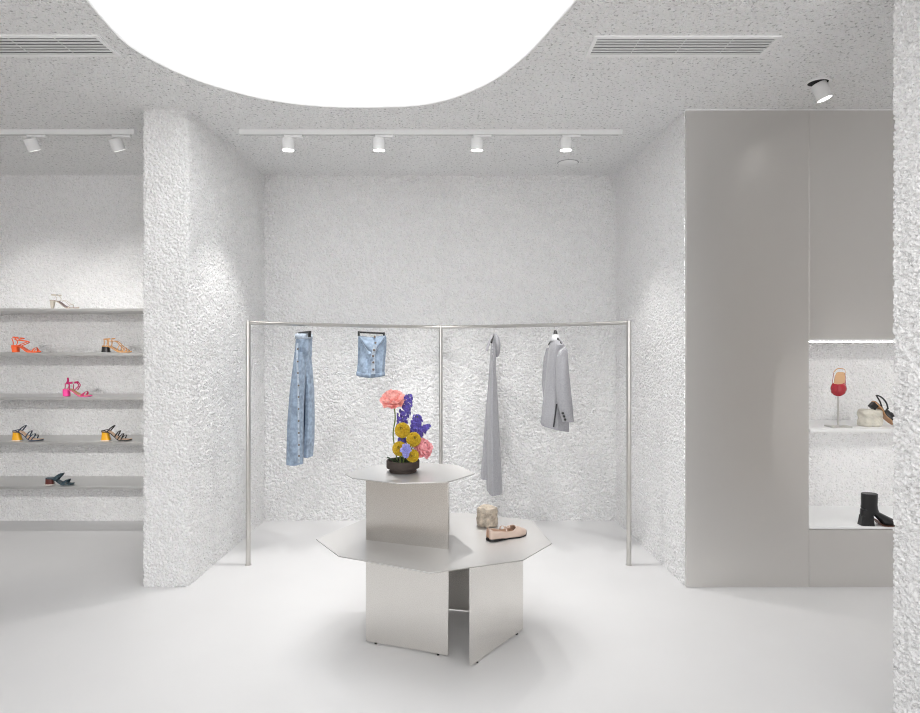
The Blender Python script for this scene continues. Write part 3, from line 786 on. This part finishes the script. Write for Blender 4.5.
def drape(prof, Y, n=40, folds=((5,0.05),(9,0.03)), seed=1, skew=0.0):
    """closed hanging cloth: prof = (py, px left, px right, half depth, fold strength)"""
    rng = random.Random(seed); ph = [rng.uniform(0,6.28) for _ in folds]; rings = []
    tab = []
    for a, b in zip(prof, prof[1:]):
        k = max(1, int((b[0]-a[0])/4))
        for i in range(k): tab.append([a[j]+(b[j]-a[j])*i/k for j in range(5)])
    tab.append(list(prof[-1]))
    for py, l, r, dp, fs in tab:
        c = at((l+r)/2, py, Y); rx = (r-l)/2*Y/F; rg = []
        for k in range(n):
            a = 2*PI*k/n; q = 1 + sum(fs*s*math.sin(f*a+p+skew*(py-prof[0][0])*0.01) for (f, s), p in zip(folds, ph))
            x = rx*math.cos(a)*min(1.02, q); y = dp*math.sin(a)*q
            rg.append((c.x+x, c.y+y, c.z))
        rings.append(rg)
    return rings
def hollow(rings):
    """turn the bottom edge inwards so that the garment reads as hollow cloth"""
    last = rings[-1]; c = sum((Vector(p) for p in last), Vector())/len(last)
    r2 = [Vector(p).lerp(Vector((c.x,c.y,p[2])), 0.06) for p in last]
    up = rings[max(0,len(rings)-8)]; cu = sum((Vector(p) for p in up), Vector())/len(up)
    r3 = [Vector(p).lerp(cu, 0.12) for p in up]
    return rings + [r2, r3]

# jeans, hung by the waist and seen edge-on
xj = -1.05; Yj = rail_y(xj); 
t, o, y = hanger('black hanger holding the light blue jeans', xj, 0, 0, 0)
Yj = y
dirj = Vector((0.45,-0.9,0)).normalized()
c0 = at(304.5, 332.5, Yj)
hook(t, o, xj, y, ZR-c0.z-0.004, dirj)
MB().tube([c0 - dirj*0.17 + Vector((0,0,0.0)), c0 + dirj*0.17], 0.0085, 10).build('bar', hang_m, t, o)
for s in (-1,1):
    q = c0+dirj*0.145*s; MB().box((-0.008,-0.012,-0.035),(0.008,0.012,0.004), rot=Matrix.Rotation(math.atan2(dirj.y,dirj.x)+PI/2,3,'Z'), c=q).build('clip', hang_m, t, o)
jn = thing('jeans', 'light blue washed jeans with studded outer seam hanging at the left end of the rail', 'jeans', (xj, Yj, ZR)); o = jn.location.copy()
legA = [(352,295,306,0.060,0.7),(366,293.6,306,0.075,0.8),(390,290.6,304.4,0.085,0.9),(420,288.2,303.2,0.085,0.9),(445,287.4,303.2,0.085,0.9),(463.5,287,303,0.085,0.9)]
legB = [(352,301,310.5,0.060,0.7),(366,303.0,312,0.075,0.8),(390,306.4,313.7,0.08,0.9),(420,305.9,314.4,0.08,0.9),(440,304.6,314,0.08,0.9),(456,304.4,312.6,0.08,0.9)]
hips = [(335,296.4,311,0.085,0.5),(341,296.6,311.4,0.10,0.8),(348,296.0,311.4,0.095,0.9),(355,295.2,311.4,0.085,1.0),(361,295.6,310.4,0.06,1.0),(367,299,308.6,0.02,1.0)]
MB().loft(hips_r := drape(hips, Yj, 40, ((4,.08),(7,.06)), 2), True, True).build('hips', denim, jn, o)
MB().loft(hollow(drape(legA, Yj-0.05, 36, ((5,.06),(8,.05)), 3))).build('trouser_leg', denim, jn, o)
MB().loft(hollow(drape(legB, Yj+0.04, 36, ((5,.06),(8,.05)), 4))).build('trouser_leg', denim, jn, o)
MB().loft(drape([(366,304,308.4,0.03,0.3),(390,303.6,307.6,0.035,0.3),(430,302.6,306.4,0.035,0.3),(452,302.6,306,0.03,0.3)], Yj+0.06, 20)).build('leg_gap_shade', denim_shade, jn, o)  # dark strip painted as the shade in the gap between the legs
wb = drape([(333.8,296.2,311.4,0.088,0.5),(339.0,296.2,311.6,0.094,0.5)], Yj, 40, ((4,.08),(7,.06)), 2)
MB().loft(wb, False, False).build('waistband', denim_l, jn, o, solid=0.006)
sm_ = MB(); seam = [(297.5,343),(297.0,352),(297.4,366),(298.2,385),(298.4,410),(298.6,440),(298.6,463)]
ys = Yj-0.05-0.080
sm_.ribbon(cr([at(a, b, Yj-0.05-lerp_tab([(343,.075),(366,.080),(390,.089),(463,.089)], b)) for a, b in seam], 6), (1,0,0), 0.012, 0.003)
sm_.build('side_seam', denim_l, jn, o)
for b in (349, 361.5, 373, 385.5, 397, 409, 421, 433, 445, 456):
    a = lerp_tab([(343,297.5),(366,297.3),(385,298.2),(463,298.6)], b); q = at(a+0.3, b, Yj-0.05-lerp_tab([(343,.076),(366,.082),(390,.091),(463,.091)], b)-0.001)
    MB().lathe([(0.001,0.003),(0.005,0.002),(0.0065,0),(0.0065,-0.003),(0.001,-0.003)], q, 12, Matrix.Rotation(PI/2,3,'X')).build('stud', brass, jn, o)

# short buttoned denim piece, hung open to the room
xk = (372-CX)*4.62/F; yk = rail_y(xk); Yk = yk
t, o, y = hanger('black clip hanger holding the short buttoned denim skirt', xk, 0, 0, 0)
cA, cB = at(358.8, 332.2, Yk-0.02), at(384.0, 333.4, Yk+0.02); cm = (cA+cB)/2
hook(t, o, xk, y, ZR-cm.z, (0,-1,0))
MB().tube([cA, cB], 0.0075, 10).build('bar', hang_m, t, o)
for q in (cA, cB): MB().box((-0.007,-0.012,-0.028),(0.007,0.012,0.008), c=q).build('clip', hang_m, t, o)
sk = thing('denim_skirt', 'short light blue denim skirt buttoned down the front, second garment on the rail', 'skirt', (xk, Yk, ZR)); o = sk.location.copy()
prof = [(335.5,358.6,386.2,0.022,0.9),(342,358.4,386.6,0.05,1.0),(352,358.3,386.0,0.06,1.0),(363,358.0,385.0,0.065,1.0),(372,357.2,384.4,0.07,1.1)]
rg = drape(prof, Yk, 72, ((3,.05),(7,.07),(13,.05)), 6)
for i, r_ in enumerate(rg):      # hem curves, cloth sags between the clips
    f = i/(len(rg)-1)
    for k, q in enumerate(r_):
        u = (q[0]-cm.x)/0.105
        dz = -0.014*max(0,1-u*u)*f + (-0.012*max(0,1-u*u)*(1-f))
        sag = 0.026*math.sin((u*1.3-f*2.0)*5.0)*(1-abs(u)) if q[1] < Yk else 0
        r_[k] = (q[0], q[1]-sag*0.9, q[2]+dz)
MB().loft(hollow(rg)).build('skirt_body', denim, sk, o)
# folded-over flap at the top, with its own edge
fl2 = []
for i in range(9):
    f = i/8; row = []
    for j in range(15):
        u = -1+2*j/14; dep = (0.118*(1-abs(u+0.02)**1.3)+0.012)
        px = 372.3+13.2*u*(1-0.10*f); q = at(px, 336.3, Yk-0.030-0.045*math.sin(PI*min(1,f*0.75)))
        row.append(q - Vector((0,0,dep*f+0.008*(1-u*u))))
    fl2.append(row)
MB().loft(fl2, False, False, closed=False).build('flap', denim, sk, o, solid=0.005)
MB().ribbon(cr(fl2[-1], 3), (0,0,1), 0.007, 0.007).build('flap_edge', denim_l, sk, o)
MB().loft([[Vector(q)+Vector((0,0,0.004-0.016*k)) + (Vector(q)-Vector((cm.x,Yk,q[2])))*(0.02+0.02*(k==1)) for q in rg[-1]] for k in (0,1,2)], False, False).build('frayed_hem', denim, sk, o, solid=0.003)
pk = MB(); pk.ribbon(cr([at(375.3,345,Yk-0.078), at(373.5,354,Yk-0.078), at(373.2,364,Yk-0.080), at(373.4,374,Yk-0.085)],6), (1,0,0), 0.026, 0.006); pk.build('button_band', denim_l, sk, o)
for a, b in ((374.6,336.8),(375.4,342.8),(374.0,350.0),(373.0,356.0),(373.3,362.4),(373.3,369.6)):
    q = at(a, b, Yk-0.092 if b > 340 else Yk-0.055)
    MB().lathe([(0.001,0.005),(0.007,0.004),(0.0088,0),(0.0088,-0.004),(0.001,-0.004)], q, 14, Matrix.Rotation(PI/2,3,'X')).build('button', brass, sk, o)

# long grey halter dress
xd = (494-CX)*4.80/F; yd = rail_y(xd); Yd = yd
t, o, y = hanger('black hanger holding the long grey dress', xd, 0, 0, 0)
c0 = at(493.6, 335.5, Yd); dird = Vector((-0.16,-1,0)).normalized()
hook(t, o, xd, y, ZR-c0.z, dird)
MB().tube(cr([c0-dird*0.19+Vector((0,0,-0.055)), c0-dird*0.10+Vector((0,0,-0.022)), c0+Vector((0,0,0.004)), c0+dird*0.10+Vector((0,0,-0.022)), c0+dird*0.19+Vector((0,0,-0.055))],6), 0.0075, 10).build('shoulder_bar', hang_m, t, o)
dr = thing('dress', 'long light grey halter dress hanging narrow and reaching lowest on the rail', 'dress', (xd, Yd, ZR)); o = dr.location.copy()
prof = [(338,491.6,496.6,0.05,0.5),(350,490.6,496.2,0.11,0.8),(365,489.6,495.6,0.13,0.9),(385,488.4,497.0,0.13,1.0),(420,486.8,498.6,0.14,1.0),(455,486.4,500.6,0.15,1.1),(491,486.6,502.2,0.16,1.1)]
MB().loft(hollow(drape(prof, Yd, 56, ((3,.10),(5,.06)), 8))).build('front_skirt', grey, dr, o)
prof = [(362,489.6,494.5,0.05,0.5),(385,487.8,494,0.08,0.9),(420,484.8,493.5,0.10,1.0),(455,482.2,494,0.11,1.0),(477.5,480.2,494,0.11,1.0)]
MB().loft(hollow(drape(prof, Yd+0.10, 40, ((3,.07),(5,.05)), 9))).build('back_skirt', grey, dr, o)
prof = [(333.5,492.6,496.4,0.03,0.3),(338,492.6,499.2,0.06,0.5),(344,493.4,500.4,0.075,0.6),(351,494.2,500.2,0.07,0.6),(357,495,498.2,0.04,0.5)]
MB().loft(drape(prof, Yd-0.03, 28, ((3,.06),(5,.06)), 3)).build('bodice', grey, dr, o)
MB().ribbon(cr([at(492.6,334.5,Yd-0.10), at(490.6,339,Yd-0.13), at(488.2,345,Yd-0.14), at(486.8,351,Yd-0.14)],6), (0.9,-0.3,0.3), 0.019, 0.005).build('halter_strap', grey, dr, o)
for b in (345, 348, 351, 354):
    q = at(492.4, b, Yd-0.115); MB().lathe([(0.001,0.003),(0.0055,0.002),(0.0055,-0.003),(0.001,-0.003)], q, 10, Matrix.Rotation(PI/2,3,'X')).build('button', grey_l, dr, o)

# blazer seen from the back quarter
xb = (555.5-CX)*4.44/F; yb = rail_y(xb); Yb = yb
t, o, y = hanger('black hanger holding the grey blazer', xb, 0, 0, 0)
c0 = at(555.3, 337.5, Yb); dirb = Vector((0.10,-0.99,0)).normalized()
hook(t, o, xb, y, ZR-c0.z-0.01, dirb)
MB().tube(cr([c0-dirb*0.17+Vector((0,0,-0.05)), c0-dirb*0.08+Vector((0,0,-0.018)), c0+Vector((0,0,0.014)), c0+dirb*0.08+Vector((0,0,-0.018)), c0+dirb*0.15+Vector((0,0,-0.05))],6), 0.009, 10).build('shoulder_bar', hang_m, t, o)
MB().tube([c0+Vector((0,0,0.052)), c0+Vector((0,-0.01,0.020))], [0.009,0.018], 12).build('hook_base', hang_m, t, o)
bz = thing('blazer', 'light grey wool blazer with cuff buttons, hanging at the right end of the rail', 'blazer', (xb, Yb, ZR)); o = bz.location.copy()
def ringat(py, l, r, dp, n=56, fs=0.0, rot=0.0, ph=0.0):
    c = at((l+r)/2, py, Yb); rx = (r-l)/2*Yb/F; out = []
    for k in range(n):
        a = 2*PI*k/n; q = 1+fs*math.sin(6*a+ph)
        out.append((c.x+rx*math.cos(a)*min(1.03,q), c.y+dp*math.sin(a)*q, c.z))
    return out
body = [(338.5,553,558.8,0.03,0),(341,551.8,560.8,0.12,0),(345,550.2,563.2,0.17,0.01),(350,549.2,565.0,0.16,0.02),(362,547.6,566,0.15,0.03),(380,545.8,566.4,0.14,0.04),(400,543.2,567.4,0.145,0.05),(414,541.4,568.4,0.15,0.05),(423,540.4,569.0,0.155,0.05),(427.5,541.6,569,0.157,0.05)]
rg = [ringat(*b[:4], fs=b[4]) for b in body]
for i in (len(rg)-1, len(rg)-2):
    for k, q in enumerate(rg[i]):
        u = (q[0]-rg[i][28][0])/max(1e-6, rg[i][0][0]-rg[i][28][0]); rg[i][k] = (q[0], q[1], q[2]-0.040*u*(1 if i == len(rg)-1 else .5)+ (0.018 if i == len(rg)-1 else 0.006))
MB().loft(hollow(rg)).build('jacket_body', grey, bz, o)
def sleeve(path, seed, nm='sleeve'):
    m = MB(); rings = []
    for px, py, Y_, rx, ry in path:
        c = at(px, py, Y_); rings.append([(c.x+rx*math.cos(2*PI*k/24)*(1+.05*math.sin(4*PI*k/24+py*.1)), c.y+ry*math.sin(2*PI*k/24), c.z) for k in range(24)])
    return m.loft(hollow(rings)).build(nm, grey, bz, o)
ysl = Yb-0.155
sleeve([(562.2,346,ysl+.05,0.010,0.04),(562.6,350,ysl+.02,0.034,0.06),(562.3,358,ysl,0.041,0.065),(562.6,370,ysl-.01,0.045,0.065),(563.2,385,ysl-.02,0.049,0.064),(564.4,400,ysl-.03,0.050,0.060),(566.6,414,ysl-.04,0.046,0.054),(568.0,421.5,ysl-.04,0.042,0.050)], 1)
sleeve([(549.0,348,Yb+0.12,0.018,0.04),(547.6,358,Yb+0.14,0.030,0.06),(546.4,372,Yb+0.14,0.030,0.06),(545.4,386,Yb+0.14,0.024,0.055),(545.2,397.5,Yb+0.13,0.014,0.05)], 2)
collar = [[Vector(q) for q in ringat(py, l, r, d, 40)] for py, l, r, d in ((334.6,552.9,557.6,0.045),(338.2,551.6,559.4,0.065),(341.6,550.4,561.0,0.085))]
MB().loft(collar, False, False).build('collar', grey_l, bz, o, solid=0.006)
MB().ribbon(cr([at(565.8,347.4,ysl-.045), at(562.8,349.0,ysl-.06), at(559.6,352.6,ysl-.065), at(557.6,356.4,ysl-.06)],6), (0.7,0,0.7), 0.010, 0.004).build('shoulder_seam', grey_l, bz, o)
yv = Yb-0.153
MB().ribbon(cr([at(556.6,404,yv), at(555.2,415,yv-.004), at(553.6,427,yv-.006)],6), (1,0,0), 0.010, 0.004).build('back_vent', grey_d, bz, o)
MB().ribbon(cr([at(555.8,341,Yb-0.10), at(555.0,352,Yb-0.163), at(554.6,375,Yb-0.150), at(555.4,404,Yb-0.154)],6), (1,0,0), 0.003, 0.003).build('back_seam', grey, bz, o)
for a, b in ((562.8,413.2),(563.9,416.4),(565.1,419.6)):
    q = at(a, b, ysl-.04-0.048); MB().lathe([(0.001,0.006),(0.008,0.005),(0.009,0),(0.009,-0.006),(0.001,-0.006)], q, 14, Matrix.Rotation(PI/2,3,'X')).build('cuff_button', button_m, bz, o)

# ------------------------------------------------------------------ niche: shoe on a stand, stone with heel, boot
ZS = 0.955
p = on(838.2, 427.0, ZS)
sd_ = thing('shoe_stand', 'small steel pedestal holding up the red shoe on the niche shelf', 'shoe stand', p)
MB().box((-0.063,-0.040,0),(0.063,0.040,0.009)).build('base', tube_steel, sd_, bevel=0.0012)
MB().tube([(0,0,0.009),(0,0,0.212)], 0.0055, 14).build('post', tube_steel, sd_)
MB().box((-0.018,-0.020,0.0),(0.018,0.020,0.003), rot=Matrix.Rotation(0.72,3,'X'), c=(0,0,0.211)).build('rest_plate', tube_steel, sd_)
# slingback, toe towards the room and pointing down: local x runs heel to toe
L = 0.180
Rr = Matrix.Rotation(-PI/2-0.70,4,'Z') @ Matrix.Rotation(0.90,4,'Y')
rd = thing('slingback_shoe', 'red patent open slingback shoe with tan insole, toe down on the steel stand', 'shoe', (0,0,0))
rd.rotation_euler = Rr.to_euler()
anchor = Rr.to_3x3() @ Vector((0.80*L, 0, -0.004))
rd.location = p + Vector((0,-0.004,0.2185)) - anchor
def rw(x): return lerp_tab([(0,0.014),(0.06*L,0.024),(0.2*L,0.029),(0.45*L,0.030),(0.72*L,0.042),(0.88*L,0.036),(0.97*L,0.022),(L,0.010)], x)
rings = []
for i in range(27):
    x = L*i/26; w_ = rw(x); rings.append([(x,-w_,0),(x,w_,0),(x,w_,0.006),(x,-w_,0.006)])
MB().loft(rings).build('sole', red, rd)
rings = []
for i in range(25):
    x = L*(0.01+0.93*i/24); w_ = rw(x)*0.94; rings.append([(x,-w_,0.006),(x,w_,0.006),(x,w_,0.0085),(x,-w_,0.0085)])
MB().loft(rings).build('insole', tanl, rd)
sta = [(L*(0.60+0.395*i/16), 0.004, rw(L*(0.60+0.395*i/16))+0.001, lerp_tab([(0.60,0.046),(0.75,0.044),(0.9,0.030),(1.0,0.010)], 0.60+0.395*i/16), lerp_tab([(0.60,0.44),(0.66,0.30),(0.70,0.0),(1.0,0.0)], 0.60+0.395*i/16)) for i in range(17)]
upper(sta).build('vamp', red, rd, solid=0.0022)
for s in (-1,1):
    MB().ribbon(cr([(0.62*L,-0.036*s,0.010),(0.40*L,-0.033*s,0.030),(0.20*L,-0.030*s,0.040)],6), (0,0.1,1), 0.013, 0.0022).build('side_strap', red, rd)
MB().ribbon(cr([(0.20*L,-0.030,0.042),(0.018,-0.029,0.036),(-0.004,-0.012,0.036),(-0.002,0.018,0.036),(0.10*L,0.029,0.040),(0.20*L,0.030,0.042)],6), (0.25,0,1), 0.010, 0.0022).build('sling_strap', tanl, rd)
hm = MB(); hm.loft([[(0.004+0.040*u*(1-0.15*t)+0.004*t, (0.020-0.004*t)*v, -0.040*t) for u, v in ((0,-.7),(0.5,-1),(1,-.9),(1,.9),(0.5,1),(0,.7))] for t in (0,.33,.66,1)]); hm.build('heel', red, rd)

q = on(869.8, 426.0, ZS)
stone('stone_block', 'low cream stone block on the niche shelf beside the steel stand', 'stone', q, 0.070, 0.050, 0.103, 8, stone_w, rz=0.1)
# black slingback leaning with its heel on the stone: local x runs heel to toe
L = 0.190; th = 0.72
bh = thing('slingback_shoe', 'black slingback with tan sole leaning its heel on the cream stone in the niche', 'shoe', (0,0,0))
toe = on(892.4, 426.0, ZS)
bh.rotation_euler = (0, th, -0.10)
M_ = Euler(bh.rotation_euler).to_matrix()
bh.location = toe + Vector((0,-0.012,0.006)) - M_ @ Vector((L,0,0))
hgt = 0.034
def bz_(x): return lerp_tab([(0,hgt),(0.22*L,hgt*0.9),(0.62*L,0.008),(L,0.004)], x)
def ring_sole(x, w_, a, b): return [(x,-w_,bz_(x)+a),(x,w_,bz_(x)+a),(x,w_,bz_(x)+b),(x,-w_,bz_(x)+b)]
MB().loft([ring_sole(L*i/26, rw(L*i/26), -0.006, 0.0) for i in range(27)]).build('sole', tan, bh)
MB().loft([ring_sole(L*(0.01+0.95*i/24), rw(L*(0.01+0.95*i/24))*0.95, 0.0, 0.003) for i in range(25)]).build('insole', black, bh)
MB().loft([[(0.002+0.036*u, 0.021*v, z) for u, v in ((0,-.8),(0.1,-1),(.95,-1),(1,-.8),(1,.8),(.95,1),(.1,1),(0,.8))] for z in (hgt-0.004, 0.018, -0.006)]).build('heel', black, bh, bevel=0.001)
sta = []
for i in range(21):
    f = 0.40+0.595*i/20
    sta.append((L*f, bz_(L*f)-0.002, rw(L*f)+0.001, lerp_tab([(0.40,0.044),(0.70,0.044),(0.88,0.032),(1.0,0.012)], f), lerp_tab([(0.40,0.62),(0.58,0.45),(0.66,0.0),(1.0,0.0)], f)))
upper(sta).build('vamp', black, bh, solid=0.0022)
MB().ribbon(cr([(0.44*L,-0.031,0.044),(0.26*L,-0.032,0.066),(0.06*L,-0.024,0.076),(-0.010,0.0,0.074),(0.06*L,0.024,0.076),(0.26*L,0.032,0.066),(0.44*L,0.031,0.044)],6), (0.4,0,1), 0.009, 0.0022).build('sling_strap', black, bh)

q = on(859.8, 524.8, zs0)
bt = thing('ankle_boot', 'black leather ankle boot with flared block heel on the white niche floor', 'boot', q, (0,0,-0.08)); bt.scale = (0.91,0.91,0.92)
L = 0.225; hh = 0.062
def brg(c, tilt, a, b, n=24):
    """section of the boot: a half length in the profile plane, b half width; tilt 0 = level"""
    e = lambda v, p_: math.copysign(abs(v)**p_, v)
    return [(c[0]+a*e(math.cos(2*PI*k/n),.9)*math.cos(tilt), b*e(math.sin(2*PI*k/n),.9), c[1]+a*e(math.cos(2*PI*k/n),.9)*math.sin(tilt)) for k in range(n)]
secs = [((0.061,0.207),0.0,0.050,0.036),((0.060,0.170),0.02,0.049,0.037),((0.060,0.138),0.0,0.048,0.036),((0.060,0.115),-0.10,0.052,0.035),((0.066,0.095),-0.30,0.060,0.034),
        ((0.082,0.075),-0.62,0.073,0.034),((0.112,0.056),-0.97,0.063,0.037),((0.145,0.041),-1.25,0.044,0.040),((0.175,0.032),-1.42,0.031,0.038),((0.205,0.025),-1.52,0.022,0.029),((0.220,0.020),-1.55,0.014,0.016),((0.2245,0.016),-1.56,0.003,0.005)]
# secs run from the shaft down into the toe; the rear of the middle sections forms the heel counter
MB().loft([brg(c, tl, a, b) for c, tl, a, b in secs]).build('boot_upper', black, bt)
MB().loft([brg((0.061,z),0.0,a,b) for z, a, b in ((0.2075,0.049,0.035),(0.2090,0.046,0.033),(0.200,0.044,0.031))], False, True).build('boot_opening', grey_d, bt)
cm_ = [ (0.055,0.105,0.049,0.033),(0.050,0.085,0.046,0.033),(0.045,0.070,0.041,0.032),(0.042,0.058,0.038,0.030)]
MB().loft([brg((x,z),0.0,a,b) for x, z, a, b in cm_]).build('heel_counter', black, bt)
MB().loft([[(x0+(x1-x0)*u, w_*v, z) for u, v in ((0,-.75),(0.12,-1),(.93,-1),(1,-.9),(1,.9),(.93,1),(.12,1),(0,.75))] for x0, x1, w_, z in ((0.006,0.076,0.028,0.064),(0.004,0.076,0.028,0.045),(0.000,0.078,0.029,0.020),(-0.004,0.081,0.031,0.0))]).build('heel', black, bt, bevel=0.001)
rings = []
for i in range(27):
    x = 0.055+(L-0.055+0.002)*i/26; w_ = lerp_tab([(0.055,0.022),(0.10,0.026),(0.155,0.040),(0.195,0.034),(0.218,0.018),(0.23,0.006)], x)
    z = lerp_tab([(0.055,0.054),(0.08,0.046),(0.135,0.004),(0.20,0.003),(0.23,0.008)], x)
    rings.append([(x,-w_,z-0.003),(x,w_,z-0.003),(x,w_,z+0.004),(x,-w_,z+0.004)])
MB().loft(rings).build('sole', brown, bt)


# ------------------------------------------------------------------ light and camera
w = bpy.data.worlds.new('daylight'); S.world = w; w.use_nodes = True
bg = w.node_tree.nodes['Background']; bg.inputs['Color'].default_value = (1, 1, 1, 1); bg.inputs['Strength'].default_value = 1.0

cam = bpy.data.cameras.new('camera'); co_ = bpy.data.objects.new('camera', cam); COL.objects.link(co_)
co_.location = (0, 0, EYE); co_.rotation_euler = (PI/2, 0, 0)
cam.sensor_width = 36; cam.lens = F/920*36
cam.shift_x = (460-CX)/920; cam.shift_y = -(356.5-CY)/920
cam.clip_start = 0.05
S.camera = co_
S.view_settings.view_transform = 'Standard'; S.view_settings.look = 'None'
S.view_settings.exposure = 1.06; S.view_settings.gamma = 1; S.view_settings.use_curve_mapping = False
S.cycles.max_bounces = 10; S.cycles.diffuse_bounces = 6; S.cycles.glossy_bounces = 5
S.cycles.use_denoising = True; S.cycles.denoising_prefilter = 'NONE'; S.cycles.filter_width = 1.1
S.cycles.sample_clamp_indirect = 6
